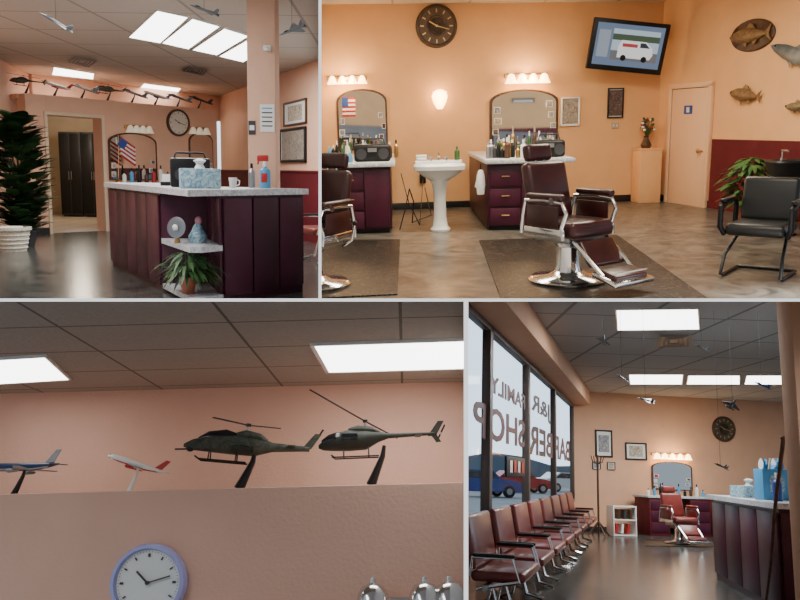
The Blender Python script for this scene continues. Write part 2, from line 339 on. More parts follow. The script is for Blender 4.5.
def fighter(name, r, p, a, L, m, rx=0.0, ry=0.0, st=None, base_z=None, string=None):
    o = O(name, r, p, a); T0 = Matrix.Rotation(rx, 4, 'X') @ Matrix.Rotation(ry, 4, 'Y'); o.T = T0
    o.loft([(-.5 * L, .003 * L, .003 * L, 0), (-.38 * L, .028 * L, .028 * L, 0), (-.2 * L, .045 * L, .05 * L, .006 * L), (.1 * L, .075 * L, .045 * L, 0), (.4 * L, .06 * L, .04 * L, 0), (.46 * L, .04 * L, .03 * L, 0)], m, 14)
    o.ell((-.22 * L, 0, .045 * L), (.10 * L, .025 * L, .03 * L), glassd, 12)
    for s in (-1, 1):
        o.prism([(-.1 * L, s * .04 * L), (.32 * L, s * .05 * L), (.30 * L, s * .34 * L), (.22 * L, s * .34 * L)], -.006 * L, .006 * L, m)
        o.prism([(.34 * L, s * .04 * L), (.5 * L, s * .05 * L), (.52 * L, s * .20 * L), (.46 * L, s * .20 * L)], -.004 * L, .004 * L, m)
        o.prism([(.28 * L, 0), (.44 * L, 0), (.48 * L, .16 * L), (.40 * L, .16 * L)], -.004 * L, .004 * L, m, RXm(pi / 2 - s * .25), (0, s * .05 * L, .02 * L))
        o.cyl((.42 * L, s * .03 * L, 0), (.52 * L, s * .03 * L, 0), .028 * L, darkgrey, .02 * L, 10)
    o.T = Matrix()
    if st: stand(o, (0, 0, base_z), -base_z - .02 * L, st, .16 * L)
    if string: o.cyl((0, 0, .03 * L), (0, 0, string), .0015, darkgrey, None, 5)
    o.done()
def helicopter(name, r, p, a, L, m, attack=False, ry=0.0, base_z=-.15, st=black, blades=((25, 0, .48), (205, 0, .48))):
    o = O(name, r, p, a); T0 = Matrix.Rotation(ry, 4, 'Y'); o.T = T0
    if attack:
        o.loft([(-.5 * L, .01 * L, .012 * L, -.03 * L), (-.44 * L, .028 * L, .04 * L, -.02 * L), (-.30 * L, .04 * L, .065 * L, 0), (-.12 * L, .05 * L, .075 * L, .005 * L), (.04 * L, .045 * L, .07 * L, .005 * L), (.16 * L, .025 * L, .035 * L, .01 * L), (.44 * L, .013 * L, .018 * L, .02 * L)], m, 16)
        o.loft([(-.40 * L, .01 * L, .01 * L, .03 * L), (-.33 * L, .025 * L, .04 * L, .05 * L), (-.2 * L, .027 * L, .05 * L, .065 * L), (-.1 * L, .02 * L, .02 * L, .07 * L)], glassd, 12)
        o.loft([(-.12 * L, .02 * L, .02 * L, .08 * L), (-.05 * L, .035 * L, .04 * L, .085 * L), (.06 * L, .03 * L, .03 * L, .075 * L), (.12 * L, .015 * L, .015 * L, .05 * L)], m, 12)
        for s in (-1, 1):
            o.prism([(-.10 * L, s * .04 * L), (.0 * L, s * .04 * L), (.0 * L, s * .16 * L), (-.07 * L, s * .16 * L)], -.012 * L, -.002 * L, m)
            for q in (.10, .155): o.cyl((-.13 * L, s * q * L, -.035 * L), (.03 * L, s * q * L, -.035 * L), .02 * L, olive, None, 10)
        o.cyl((-.46 * L, 0, -.055 * L), (-.56 * L, 0, -.065 * L), .006 * L, black, None, 8); o.ell((-.45 * L, 0, -.05 * L), (.03 * L, .025 * L, .025 * L), black, 10)
    else:
        o.loft([(-.5 * L, .012 * L, .014 * L, -.03 * L), (-.46 * L, .04 * L, .04 * L, -.022 * L), (-.38 * L, .065 * L, .068 * L, -.002 * L), (-.26 * L, .072 * L, .085 * L, .01 * L), (-.12 * L, .065 * L, .08 * L, .01 * L), (-.02 * L, .035 * L, .045 * L, .03 * L), (.06 * L, .018 * L, .022 * L, .035 * L), (.44 * L, .010 * L, .012 * L, .04 * L)], m, 16)
        o.loft([(-.475 * L, .03 * L, .022 * L, .0), (-.42 * L, .055 * L, .045 * L, .018 * L), (-.36 * L, .068 * L, .05 * L, .03 * L), (-.33 * L, .06 * L, .04 * L, .04 * L)], glassd, 12)
        for s in (-1, 1): o.box((-.25 * L, s * .069 * L, .035 * L), (.13 * L, .01 * L, .05 * L), glassd, .003)
        o.loft([(-.26 * L, .02 * L, .02 * L, .09 * L), (-.18 * L, .035 * L, .035 * L, .095 * L), (-.06 * L, .03 * L, .025 * L, .085 * L), (0, .015 * L, .015 * L, .06 * L)], m, 12)
    o.prism([(.38 * L, .0), (.45 * L, .0), (.52 * L, .12 * L), (.47 * L, .12 * L)], -.004 * L, .004 * L, m, RXm(pi / 2), (0, 0, .02 * L))
    if not attack: o.prism([(.40 * L, 0), (.45 * L, 0), (.49 * L, -.07 * L), (.45 * L, -.07 * L)], -.004 * L, .004 * L, m, RXm(pi / 2), (0, 0, .04 * L))
    for s in (-1, 1): o.prism([(.27 * L, s * .01 * L), (.33 * L, s * .01 * L), (.33 * L, s * .09 * L), (.29 * L, s * .09 * L)], .025 * L, .032 * L, m)
    tz = .11 * L if attack else .04 * L
    o.box((.49 * L, .02 * L, tz), (.014 * L, .004 * L, .16 * L), black, R=RYm(.5)); o.cyl((.49 * L, 0, tz), (.49 * L, .03 * L, tz), .01 * L, steel, None, 8)
    mx = -.04 * L if attack else -.12 * L
    mz = .16 * L
    o.cyl((mx, 0, .07 * L), (mx, 0, mz + .01 * L), .009 * L, steel, None, 10); o.cyl((mx, 0, mz - .01 * L), (mx, 0, mz + .012 * L), .02 * L, black, None, 12)
    for yaw, tilt, ln in blades:
        R = RZm(radians(yaw)) @ RYm(radians(-tilt)); o.box(Vector((mx, 0, mz)) + R @ Vector((ln * L / 2, 0, 0)), (ln * L, .026 * L, .008 * L), black, .001, 1, R)
    for s in (-1, 1):   # skids
        y = s * .075 * L; z = -.125 * L
        o.tube([(-.40 * L, y, z + .02 * L), (-.37 * L, y, z), (-.02 * L, y, z)], .006 * L, black, 8)
        for x in (-.30 * L, -.10 * L): o.tube([(x, s * .03 * L, -.05 * L), (x, s * .06 * L, -.08 * L), (x, y, z)], .005 * L, black, 6)
    o.T = Matrix()
    stand(o, (0, 0, base_z), -base_z - .04 * L, st, .14 * L); o.done()
def bottle(o, x, y, z, h, r, m, cap):
    o.lathe([(0, 0), (r, 0), (r, h * .6), (r * .9, h * .68), (r * .35, h * .76), (r * .3, h * .82)], (x, y, z), m, 14); o.cyl((x, y, z + h * .8), (x, y, z + h), r * .42, cap, r * .36, 12)
def potted(name, r, p, pr, ph, fr, fh, n, lm, pm, ll=.12, lw=.04, droop=.4, sc=1):
    o = O(name, r, p, 0, sc); o.lathe([(0, 0), (pr * .7, 0), (pr, ph * .85), (pr * 1.1, ph * .86), (pr * 1.1, ph), (pr * .95, ph), (pr * .9, ph * .9), (0, ph * .9)], (0, 0, 0), pm, 24)
    for i in range(n):
        t = random.random() * 2 * pi; u = random.random(); rr = fr * (.25 + .75 * random.random()); z = ph + fh * u
        rad = rr * sin(pi * min(.95, .15 + .8 * u)) ; d = (cos(t), sin(t), .5 - droop + .5 * random.random())
        if i % 9 == 0: o.tube([(0, 0, ph * .9), (rad * .4 * cos(t), rad * .4 * sin(t), z * .7), (rad * cos(t), rad * sin(t), z)], .006, lm, 5)
        o.leaf((rad * .75 * cos(t), rad * .75 * sin(t), z), d, ll * (.7 + .6 * random.random()), lw, lm, droop)
    o.done()
def fish(r, p, a, L, m, ry=0.0, fat=1.0, plaque=False, name='mounted_fish'):
    o = O(name, r, p, a, 1, 0, ry)
    if plaque: o.lathe([(0, 0), (1, 0), (1, .02), (.93, .035), (0, .035)], (0, 0, 0), brown, 36, RXm(pi / 2) @ Matrix(((L * .54, 0, 0), (0, L * .27, 0), (0, 0, 1))))
    o.T = Matrix.Translation((0, -.06, 0)); f = fat
    o.loft([(-.5 * L, .01, .02 * L * f, 0), (-.42 * L, .03, .07 * L * f, 0), (-.25 * L, .05, .125 * L * f, 0), (0, .055, .14 * L * f, 0), (.22 * L, .035, .085 * L * f, 0), (.36 * L, .015, .035 * L, 0), (.40 * L, .01, .04 * L, 0)], m, 16)
    Q = RXm(pi / 2)
    o.prism([(.37 * L, -.02 * L), (.52 * L, -.13 * L), (.46 * L, 0), (.52 * L, .15 * L), (.37 * L, .02 * L)], -.006, .006, m, Q)
    o.prism([(-.12 * L, .11 * L * f), (-.02 * L, .22 * L * f), (.08 * L, .19 * L * f), (.14 * L, .09 * L * f)], -.005, .005, m, Q)
    o.prism([(.05 * L, -.11 * L * f), (.12 * L, -.19 * L * f), (.19 * L, -.09 * L * f)], -.005, .005, m, Q)
    o.prism([(-.2 * L, -.09 * L * f), (-.08 * L, -.22 * L * f), (-.06 * L, -.10 * L * f)], -.005, .005, m, Q)
    o.ell((-.40 * L, -.035, .03 * L), (.014, .01, .014), black, 8); o.T = Matrix(); o.cyl((0, 0, 0), (0, -.05, 0), .03, brown); o.done()
# =====================================================================  PARTITION
def part(name, pts2, th):
    P = [c2w(Vector(p)) + EYE for p in pts2]; n = (P[1] - P[0]).cross(P[2] - P[0]).normalized() * th / 2
    bm = bmesh.new(); V = [bm.verts.new(p - n) for p in P] + [bm.verts.new(p + n) for p in P]; k = len(P)
    bm.faces.new(V[:k][::-1]); bm.faces.new(V[k:])
    for i in range(k):
        f = bm.faces.new((V[i], V[(i + 1) % k], V[k + (i + 1) % k], V[k + i]))
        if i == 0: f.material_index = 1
    bmesh.ops.recalc_face_normals(bm, faces=bm.faces[:])
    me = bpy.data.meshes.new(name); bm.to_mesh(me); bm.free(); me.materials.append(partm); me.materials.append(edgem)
    ob = bpy.data.objects.new(name, me); bpy.context.scene.collection.objects.link(ob)
d0, d1 = 1.2, 24.0
def ray(px, py, d): return (px / F * d, py / F * d, d)
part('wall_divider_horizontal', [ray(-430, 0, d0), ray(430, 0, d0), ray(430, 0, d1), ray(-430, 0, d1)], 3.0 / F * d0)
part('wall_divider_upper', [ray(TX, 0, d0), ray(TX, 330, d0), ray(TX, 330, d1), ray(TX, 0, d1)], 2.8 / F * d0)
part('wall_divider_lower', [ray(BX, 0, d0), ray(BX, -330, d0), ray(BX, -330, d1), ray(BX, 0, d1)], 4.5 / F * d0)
# =====================================================================  ROOM 1 : reception counter
r = 1
o = O('floor', r); o.box((-6, 15, -.03), (16, 24, .06), floor_d); o.done()
o = O('ceiling', r); o.box((-6, 15, 3.0), (16, 24, .1), ceilA); o.done()
wall('wall_left', r, (-5.15, 6.6), (-7.20, 15.83), 0, 2.95, wall1, base='baseboard_left')
wall('wall_back_upper', r, (-7.14, 15.83), (-4.2, 20.1), 2.36, 2.95, wall1)
wall('wall_right', r, (-4.42, 19.79), (-.2, 10.7), 0, 2.95, wall1)
aR = atan2(-6.56, 3.05)
o = O('wall_right_wainscot', r, (-4.42, 19.79, 0), aR); o.box((5, -.01, .585), (10, .02, 1.17), maroon_w); o.box((5, -.02, 1.18), (10, .035, .04), maroon_w, .008); o.done()
aP = atan2(3.09, 2.51); uP = Vector((cos(aP), sin(aP)))
def onP(u, out=0.0): return (-6.51 + uP.x * u + sin(aP) * out, 14.13 + uP.y * u - cos(aP) * out)
o = O('wall_partition', r, (-6.51, 14.13, 0), aP)
o.box((.18, .15, 1.22), (.365, .3, 2.44), wall1); o.box((2.75, .15, 1.22), (2.67, .3, 2.44), wall1); o.box((.89, .15, 2.27), (1.05, .3, .34), wall1)
o.box((2.1, .95, 2.40), (4.3, 1.5, .08), wall1); o.done()
o = O('trim_doorway', r, (-6.51, 14.13, 0), aP)
for x in (.34, 1.44): o.box((x, -.012, 1.06), (.06, .03, 2.12), cream, .006)
o.box((.89, -.012, 2.13), (1.16, .03, .06), cream, .006); o.done()
o = O('baseboard_partition', r, (-6.51, 14.13, 0), aP); o.box((.15, -.012, .06), (.3, .02, .12), blackbase); o.box((2.8, -.012, .06), (2.6, .02, .12), blackbase); o.done()
# back room
o = O('floor', r); o.prism([(-6.55, 14.4), (-5.55, 15.6), (-5.2, 22), (-10, 22), (-7.3, 15.8)], .001, .006, tile_l); o.done()
wall('wall_backroom_rear', r, (-10, 21), (-5.0, 21), 0, 2.5, cream)
wall('wall_backroom_left', r, (-7.3, 15.9), (-9.9, 21), 0, 2.4, cream)
for cx in (-8.05, -7.50):
    o = O('storage_cabinet', r, (cx, 19.9, .006)); o.box((0, 0, 1.04), (.52, .5, 2.0), darkgrey, .01)
    for s in (-1, 1): o.box((s * .128, -.255, 1.04), (.24, .02, 1.92), black, .008); o.cyl((s * .03, -.275, .9), (s * .03, -.275, 1.1), .008, steel)
    o.box((0, 0, .02), (.44, .45, .04), black); o.done()
point(r, (-7.3, 18.2, 2.1), 70, (1, .85, .65), .2)
wall_clock(r, (*onP(3.1), 2.12), aP, .27, brown, facec, black)
arch_mirror(r, (*onP(2.05), .97), aP, 1.05, .90, 4); arch_mirror(r, (*onP(3.65), 1.1), aP, .6, .85, 3)
vanity_light(r, (*onP(2.15, .0), 1.98), aP, .55, 4, globe_off, 0, s=1.1); vanity_light(r, (*onP(3.55, .0), 2.02), aP, .5, 3, globe_off, 0, s=1.1)
o = O('styling_station', r, (*onP(2.3, .02), 0), aP); o.box((0, -.25, .45), (1.6, .45, .90), maroon, .01); o.box((0, -.25, .90), (1.7, .5, .04), marb, .01)
for i in range(3): o.box((-.5 + i * .5, -.485, .5), (.46, .02, .7), maroon2, .008)
for i in range(9): bottle(o, -.65 + i * .16, -.3, .92, .22 + .06 * (i % 3), .04, [white, lblue, black, brown, redm][i % 5], black)
o.done()
o = O('american_flag', r, (*onP(1.75, .28), .925), aP); o.cyl((-.2, 0, .02), (-.16, 0, .85), .008, brass, None, 8); o.ell((-.16, 0, .86), (.015, .015, .015), brass, 8)
o.lathe([(0, 0), (.06, 0), (.05, .04), (.01, .08)], (-.2, 0, .0), brass, 12)
for i in range(9): o.box((.02, 0, .74 - i * .040), (.36, .008, .040), redm if i % 2 == 0 else white, R=RYm(.55))
o.box((-.09, -.006, .72), (.16, .008, .16), bluem, R=RYm(.55)); o.done()
frame_pic(r, (-1.87, 14.30, 2.19), aR, 1.30, .42, brown, art[0]); frame_pic(r, (-1.93, 14.40, 1.64), aR, 1.5, .60, black, art[2], mount=False)
waiting_chair(r, -1.0, 10.6, aR, .7)
# counter
Lp, Lc, Mp, Rc, Rp, Rb, Ip, Lb, Np = (-3.56, 9.84), (-2.32, 7.74), (-1.86, 7.78), (-1.58, 7.08), (-.98, 7.96), (-1.43, 8.27), (-1.98, 8.22), (-3.13, 10.09), (-1.77, 6.80)
o = O('reception_counter', r)
o.prism([Lp, Lc, Mp, Rc, Rp, Rb, Ip, Lb], 0, .955, maroon)
def boards(A, B, n, zz=(.06, .93)):
    A = Vector(A); B = Vector(B); d = (B - A); a = atan2(d.y, d.x); L = d.length / n
    for i in range(n):
        c = A + d * ((i + .5) / n); o.T = Matrix.Translation((c.x, c.y, 0)) @ rotz(a)
        o.box((0, -.012, (zz[0] + zz[1]) / 2), (L - .02, .025, zz[1] - zz[0]), [maroon2, maroon][i % 2] if n > 2 else maroon2, .006); o.T = Matrix()
boards(Lp, Lc, 5); boards(Rc, Rp, 3); boards(Lc, Mp, 1); boards(Mp, Rc, 2)
ov = [(-3.64, 9.86), (-1.78, 6.72), (-.92, 7.97), (-1.42, 8.33), (-1.98, 8.28), (-3.10, 10.15)]
o.prism(ov, .955, 1.01, marb)
for z in (.03, .47): o.prism([Lc, (-1.82, 6.87), (-1.72, 6.87), Rc, Mp], z, z + .05, marb)
o.done()
o = O('tissue_box', r, (-1.86, 7.45, 1.01), .35); o.box((0, 0, .09), (.36, .19, .18), tissuem, .01)
o.lathe([(.0, .0), (.05, 0), (.03, .04), (.06, .07), (.02, .09)], (0, 0, .18), paper, 9); o.done()
o = O('radio', r, (-2.08, 7.95, 1.01), .3); o.box((0, 0, .14), (.38, .14, .28), black, .02); o.cyl((-.09, -.072, .12), (-.09, -.08, .12), .06, darkgrey); o.cyl((.09, -.072, .12), (.09, -.08, .12), .06, darkgrey); o.tube([(-.15, 0, .28), (-.13, 0, .33), (.13, 0, .33), (.15, 0, .28)], .01, black); o.done()
o = O('spray_bottle', r, (-1.35, 7.98, 1.01)); bottle(o, 0, 0, 0, .26, .055, lblue, white); o.box((0, -.05, .10), (.06, .012, .09), redm, .004); o.box((-.02, 0, .29), (.11, .04, .06), redm, .01); o.tube([(-.06, 0, .28), (-.07, 0, .23)], .008, redm); o.done()
o = O('lotion_bottle', r, (-1.50, 8.08, 1.01)); bottle(o, 0, 0, 0, .24, .035, steel, black); o.done()
o = O('business_card_holder', r, (-2.45, 8.45, 1.01), .2); o.box((0, 0, .02), (.14, .08, .04), black, .005); o.box((0, .01, .07), (.11, .01, .10), paper, R=RXm(-.2)); o.done()
o = O('coffee_cup', r, (-1.62, 7.75, 1.01)); o.lathe([(0, 0), (.03, 0), (.042, .10), (.036, .10), (.026, .01), (0, .01)], (0, 0, 0), white, 18); o.tube([(.038, 0, .08), (.065, 0, .07), (.06, 0, .03), (.034, 0, .025)], .006, white); o.done()
o = O('decorative_plate', r, (-2.02, 7.22, .52), -.3); o.lathe([(0, 0), (.085, 0), (.095, .012), (.06, .02), (.0, .012)], (0, 0, .14), steel, 28, RXm(pi / 2 - .15)); o.ell((0, -.03, .14), (.03, .015, .03), white, 12); o.cyl((0, 0, 0), (0, 0, .05), .03, brass, .015); o.done()
o = O('figurine', r, (-1.85, 7.28, .521)); o.lathe([(0, 0), (.075, 0), (.085, .06), (.05, .12), (.04, .15), (.0, .2)], (0, 0, 0), tissuem, 16); o.ell((.01, 0, .2), (.035, .035, .04), mat('pink_ceramic', (.5, .22, .28), .4), 12); o.done()
potted('spider_plant', r, (-1.90, 7.10, .081), .075, .15, .27, .22, 190, green, terra, .17, .028, .65)
# column
o = O('column', r, (-1.47, 8.66, 0)); o.box((0, 0, 1.475), (.29, .29, 2.95), wall1, .008)
o.done()
o = O('notice_paper', r, (-1.41, 8.507, 1.72)); o.box((0, 0, 0), (.15, .006, .28), paper); [o.box((0, -.004, .10 - i * .045), (.11, .002, .012), lblue if i == 0 else darkgrey) for i in range(5)]; o.done()
o = O('notice_paper', r, (-1.57, 8.507, 1.62)); o.box((0, 0, 0), (.07, .006, .14), darkgrey); o.box((0, -.004, 0), (.05, .002, .05), paper); o.done()
o = O('motion_sensor', r, (-1.40, 8.50, 2.42)); o.box((0, -.01, 0), (.08, .05, .06), white, .012); o.ell((0, -.035, -.01), (.025, .02, .02), paper, 10); o.done()
# plants
potted('ficus_plant', r, (-5.62, 11.9, 0), .20, .26, .48, 1.66, 620, green2, darkgrey, .26, .19, .2)
o = O('wicker_basket', r, (-5.52, 11.35, 0)); o.lathe([(0, 0), (.18, 0), (.24, .30), (.26, .30), (.26, .34), (.23, .34), (.17, .04), (0, .04)], (0, 0, 0), wicker, 24)
for i in range(5): o.lathe([(.185 + i * .012, .03 + i * .06), (.2 + i * .012, .05 + i * .06), (.19 + i * .012, .07 + i * .06)], (0, 0, 0), wicker, 24)
o.box((0, 0, .33), (.28, .25, .03), paper, R=RZm(.4)); o.done()
# lights, vents
panels1 = [[(-2.77, 9.35), (-2.51, 9.73), (-3.46, 11.77), (-3.76, 11.30)], [(-2.49, 9.80), (-2.27, 10.30), (-3.2, 12.30), (-3.44, 11.75)],
           [(-2.25, 10.42), (-2.04, 10.98), (-2.91, 12.87), (-3.17, 12.36)], [(-2.02, 11.06), (-1.81, 11.61), (-2.65, 13.63), (-2.91, 12.98)],
           [(-6.2, 14.6), (-5.80, 15.5), (-6.2, 16.5), (-6.75, 15.8)], [(-5.40, 17.1), (-4.85, 18.0), (-5.2, 19.0), (-5.90, 18.3)]]
for q in panels1: panel(r, q, 2.95)
vent(r, [(-5.19, 13.01), (-5.04, 13.67), (-5.55, 14.61), (-5.68, 13.86)], 2.95); vent(r, [(-3.65, 13.99), (-3.43, 14.62), (-3.76, 15.53), (-4.02, 14.83)], 2.95)
area(r, (-2.8, 11.4, 2.9), 1.2, 3.0, 150, (1, .97, .93)); area(r, (-3.0, 6.5, 2.9), 1.5, 2.0, 110, (1, .97, .94)); area(r, (-4.6, 10.2, 2.9), 1.5, 1.5, 75, (1, .97, .94))
# hanging and ledge models
fighter('model_fighter_jet', r, (-2.51, 6, 2.21), .4, .24, jetgrey, .3, .5, string=.73)
fighter('model_fighter_jet', r, (-1.44, 6, 2.31), .2, .21, jetgrey, .4, .3, string=.63)
fighter('model_fighter_jet', r, (-.81, 6, 2.18), .8, .22, jetgrey, .5, -.5, string=.76)
for i in range(8):
    u = .14 + i * .52; x, y = onP(u, -.15)
    if i in (0, 3): helicopter('model_helicopter', r, (x, y, 2.65), aP - .6, .58, camo, i == 3, .1, -.21)
    elif i in (1, 5): airliner('model_airliner', r, (x, y, 2.63), aP - .7, .54, white, redm if i == 1 else bluem, .3, black, base_z=-.19)
    else: fighter('model_fighter_jet', r, (x, y, 2.63), aP - .6, .52, [jetgrey, darkgrey][i % 2], 0, .3, black, -.19)
# =====================================================================  ROOM 2 : barber stations
r = 2
o = O('floor', r); o.box((2, 11, -.03), (14, 14, .06), floor_m); o.done()
o = O('ceiling', r); o.box((2, 10.5, 3.25), (14, 11, .1), ceilA); o.done()
aB = atan2(.64, 5.8); aR2 = atan2(-3.6, 1.07)
def onB(x, out=0.0): y = 12.98 + (x + 1.42) * .1103; return (x + sin(aB) * out, y - cos(aB) * out)
wall('wall_back', r, (-2.4, 12.87), (4.38, 13.62), 0, 3.2, wall2, base='baseboard_back')
wall('wall_right', r, (4.38, 13.62), (5.95, 8.34), 0, 3.2, wall2, base='baseboard_right')
# the opposite side of the shop, behind the viewpoint (what the station mirrors look at)
o = O('wall_opposite', 2, (6.0, -3.4, 0)); o.box((0, 0, 1.5), (16, .15, 3.0), wall2); o.box((0, .09, .5), (16, .03, 1.0), maroon_w); o.done(clip=False)
frame_pic(2, (8.6, -3.3, 1.75), pi, .9, .7, brown, art[1]); frame_pic(2, (2.6, -3.3, 1.75), pi, .8, .6, black, art[0])
uR = Vector((cos(aR2), sin(aR2)))
def onR(u, out=0.0): return (4.38 + uR.x * u + sin(aR2) * out, 13.62 + uR.y * u - cos(aR2) * out)
o = O('wall_right_wainscot', r, (*onR(1.42), 0), aR2); o.box((2.1, -.02, .52), (4.2, .02, 1.04), maroon_w); o.done()
o = O('door', r, (*onR(.85, .002), 0), aR2)
doorm = mat('peach_door', (.80, .49, .29), .5)
o.box((0, -.02, .90), (.90, .04, 1.80), doorm, .004)
for x in (-.49, .49): o.box((x, -.03, .93), (.08, .06, 1.86), doorm, .008)
for x in (-.447, .447): o.box((x, -.036, .91), (.008, .012, 1.80), brown)
o.box((0, -.036, 1.805), (.89, .012, .008), brown)
o.box((0, -.03, 1.85), (1.06, .06, .08), doorm, .008)
o.cyl((.36, -.04, .86), (.36, -.09, .86), .015, brass, None, 10); o.ell((.36, -.11, .86), (.035, .03, .035), brass, 12)
o.box((-.02, -.045, 1.48), (.2, .006, .13), bluem); o.box((-.02, -.05, 1.48), (.07, .004, .08), white); o.done()
wall_clock(r, (*onB(.68), 2.86), aB, .33, bronze, faceb, brass, True)
o = O('wall_sconce', r, (*onB(.71), 1.74), aB)
o.box((0, -.015, -.1), (.06, .03, .1), brass, .008)
shell = [(-.04, -.15), (.04, -.15), (.10, -.04), (.125, .05), (.10, .11), (.05, .145), (0, .155), (-.05, .145), (-.10, .11), (-.125, .05), (-.10, -.04)]
o.prism(shell, .03, .07, globe, RXm(pi / 2))
for i in range(-3, 4): o.tube([(i * .01, -.075, -.14), (i * .022, -.085, 0), (i * .035, -.075, .12)], .007, globe, 6)
o.done(); point(r, (*onB(.71, .3), 1.85), 9, (1, .6, .25))
arch_mirror(r, (*onB(-.53), .98), aB, .80, .95, 6, True); arch_mirror(r, (*onB(2.09), .92), aB, 1.14, .95, 8)
vanity_light(r, (*onB(-.75), 2.10), aB, .62, 4, globe, 22, s=.95); vanity_light(r, (*onB(2.12), 2.08), aB, .72, 4, globe, 26, s=1.2)
frame_pic(r, (*onB(2.86, .006), 1.50), aB, .32, .46, paper, art[2], 'barber_certificate', False)
frame_pic(r, (*onB(3.62, .004), 1.62), aB, .27, .48, black, art[3], 'framed_poster', False)
o = O('light_switch', r, (*onB(3.63), 1.26), aB); o.box((0, -.008, 0), (.13, .015, .10), mat('ivory_plate', (.5, .4, .28), .5), .004); [o.box((x, -.018, 0), (.015, .012, .03), white) for x in (-.03, .03)]; o.done()
# tv
o = O('flat_screen_tv', r, (3.63, 12.95, 2.46), radians(2), 1, radians(10), radians(6.5))
def scr(n, c, e=1.0): return mat(n, tuple(q * .2 for q in c), .35, emit=e, ecol=c)
o.box((0, 0, 0), (1.2, .07, .76), black, .012); o.box((0, -.037, .01), (1.06, .004, .62), scr('tv_screen', (.12, .17, .26), 1.0))
QX = RXm(pi / 2)
o.box((.10, -.041, .02), (.74, .003, .46), scr('tv_sky', (.42, .52, .62), .9)); o.box((.10, -.043, -.14), (.74, .003, .14), scr('tv_road', (.16, .16, .17), .8)); o.box((.10, -.043, .13), (.74, .003, .09), scr('tv_trees', (.06, .10, .06), .8))
o.prism([(-.16, -.17), (.36, -.17), (.40, -.10), (.38, .0), (.27, .09), (-.12, .09), (-.16, .0)], .045, .048, scr('tv_van', (.75, .77, .78), .9), QX)
o.prism([(.18, .0), (.34, .0), (.26, .07), (.18, .07)], .049, .051, scr('tv_glass', (.04, .05, .07), .6), QX); o.box((.02, -.050, .02), (.24, .002, .05), scr('tv_title', (.45, .05, .06), .8))
for x in (-.06, .27): o.lathe([(0, .05), (.045, .05), (.045, .053), (0, .053)], (x, 0, -.17), black, 14, QX)
o.box((-.40, -.044, .02), (.18, .002, .40), scr('tv_side', (.30, .36, .42), .8)); o.cyl((.0, .03, 0), (.0, .35, 0), .03, black); o.box((0, .35, 0), (.1, .1, .25), black); o.tube([(0, .33, 0), (.08, .52, .02)], .03, black); o.done()
# stations
def station(x, w, cw, off, y0=10.38, y1=12.9, h=.86):
    o = O('barber_station', 2, (x, y0, 0))
    D = y1 - y0
    o.box((off, D / 2, h / 2 + .03), (cw, D, h - .06), maroon, .006); o.box((off, D / 2 + .04, .04), (cw - .06, D - .08, .08), black)
    o.box((0, D / 2 - .04, h + .03), (w, D + .1, .06), marb, .012)
    for i in range(3): o.box((off - cw * .22, -.012, .68 - i * .25), (cw * .46, .025, .22), maroon2, .008); o.cyl((off - cw * .28, -.035, .70 - i * .25), (off - cw * .16, -.035, .70 - i * .25), .008, brass, None, 8)
    o.box((off + cw * .25, -.012, .45), (cw * .44, .025, .74), maroon2, .008); o.done()
station(1.70, 1.14, .84, -.12); station(-.47, .90, .72, .03)
random.seed(3)
def cluster(name, x0, x1, y, z, n, hs):
    o = O(name, 2, (0, 0, 0))
    for i in range(n):
        x = x0 + (x1 - x0) * i / (n - 1); bottle(o, x, y + random.uniform(-.1, .25), z, random.uniform(*hs), random.uniform(.022, .04), random.choice([white, black, black, lblue, brown, green, brass, steel, darkgrey]), random.choice([black, white, chrome]))
    o.done()
cluster('hair_product_bottles', 1.20, 1.72, 10.6, .92, 12, (.14, .30)); cluster('hair_product_bottles', -.88, -.60, 10.6, .92, 7, (.14, .28)); cluster('hair_product_bottles', 1.45, 2.25, 11.5, .92, 12, (.2, .40)); cluster('hair_product_bottles', -.75, .0, 11.5, .92, 9, (.18, .34))
def boombox(x, y, w):
    o = O('radio', 2, (x, y, .92)); o.box((0, 0, .11), (w, .2, .22), black, .04, 3)
    for s in (-1, 1): o.cyl((s * w * .3, -.1, .1), (s * w * .3, -.112, .1), .07, darkgrey, None, 20)
    o.box((0, -.105, .15), (w * .24, .01, .05), steel); o.tube([(-w * .35, 0, .2), (-w * .3, 0, .29), (w * .3, 0, .29), (w * .35, 0, .2)], .012, darkgrey); o.done()
boombox(1.99, 10.60, .40); boombox(-.31, 10.60, .48)
o = O('hair_dryer', r, (1.085, 10.45, .62)); o.lathe([(0, -.16), (.05, -.15), (.065, -.02), (.05, .1), (.03, .16), (0, .17)], (0, 0, 0), white, 14); o.tube([(0, 0, .1), (-.04, 0, .02), (-.06, 0, -.06)], .02, white); o.tube([(0, 0, .14), (0, 0, .24)], .008, black); o.done()
# pedestal sink
o = O('pedestal_sink', r, (.555, 10.5, 0))
o.lathe([(0, 0), (.13, 0), (.135, .03), (.10, .07), (.082, .2), (.08, .45), (.095, .60), (.14, .68)], (0, 0, 0), white, 28)
def rr(w, d, n=6, k=.35):
    P = []
    for cx, cy, a0 in ((1, 1, 0), (-1, 1, 90), (-1, -1, 180), (1, -1, 270)):
        rad = min(w, d) * k
        for i in range(n + 1): t = radians(a0 + 90 * i / n); P.append((cx * (w / 2 - rad) + rad * cos(t), cy * (d / 2 - rad) + rad * sin(t)))
    return P
def ringstack(o, levels, m):
    vs = []; fs = []; n = 0
    for (w, d, z) in levels:
        p = rr(w, d); n = len(p); vs += [(x, y, z) for x, y in p]
    for i in range(len(levels) - 1):
        for j in range(n): k = (j + 1) % n; fs.append((i * n + j, i * n + k, (i + 1) * n + k, (i + 1) * n + j))
    fs.append(tuple(range(n))); fs.append(tuple((len(levels) - 1) * n + j for j in range(n))); o.add(vs, fs, m)
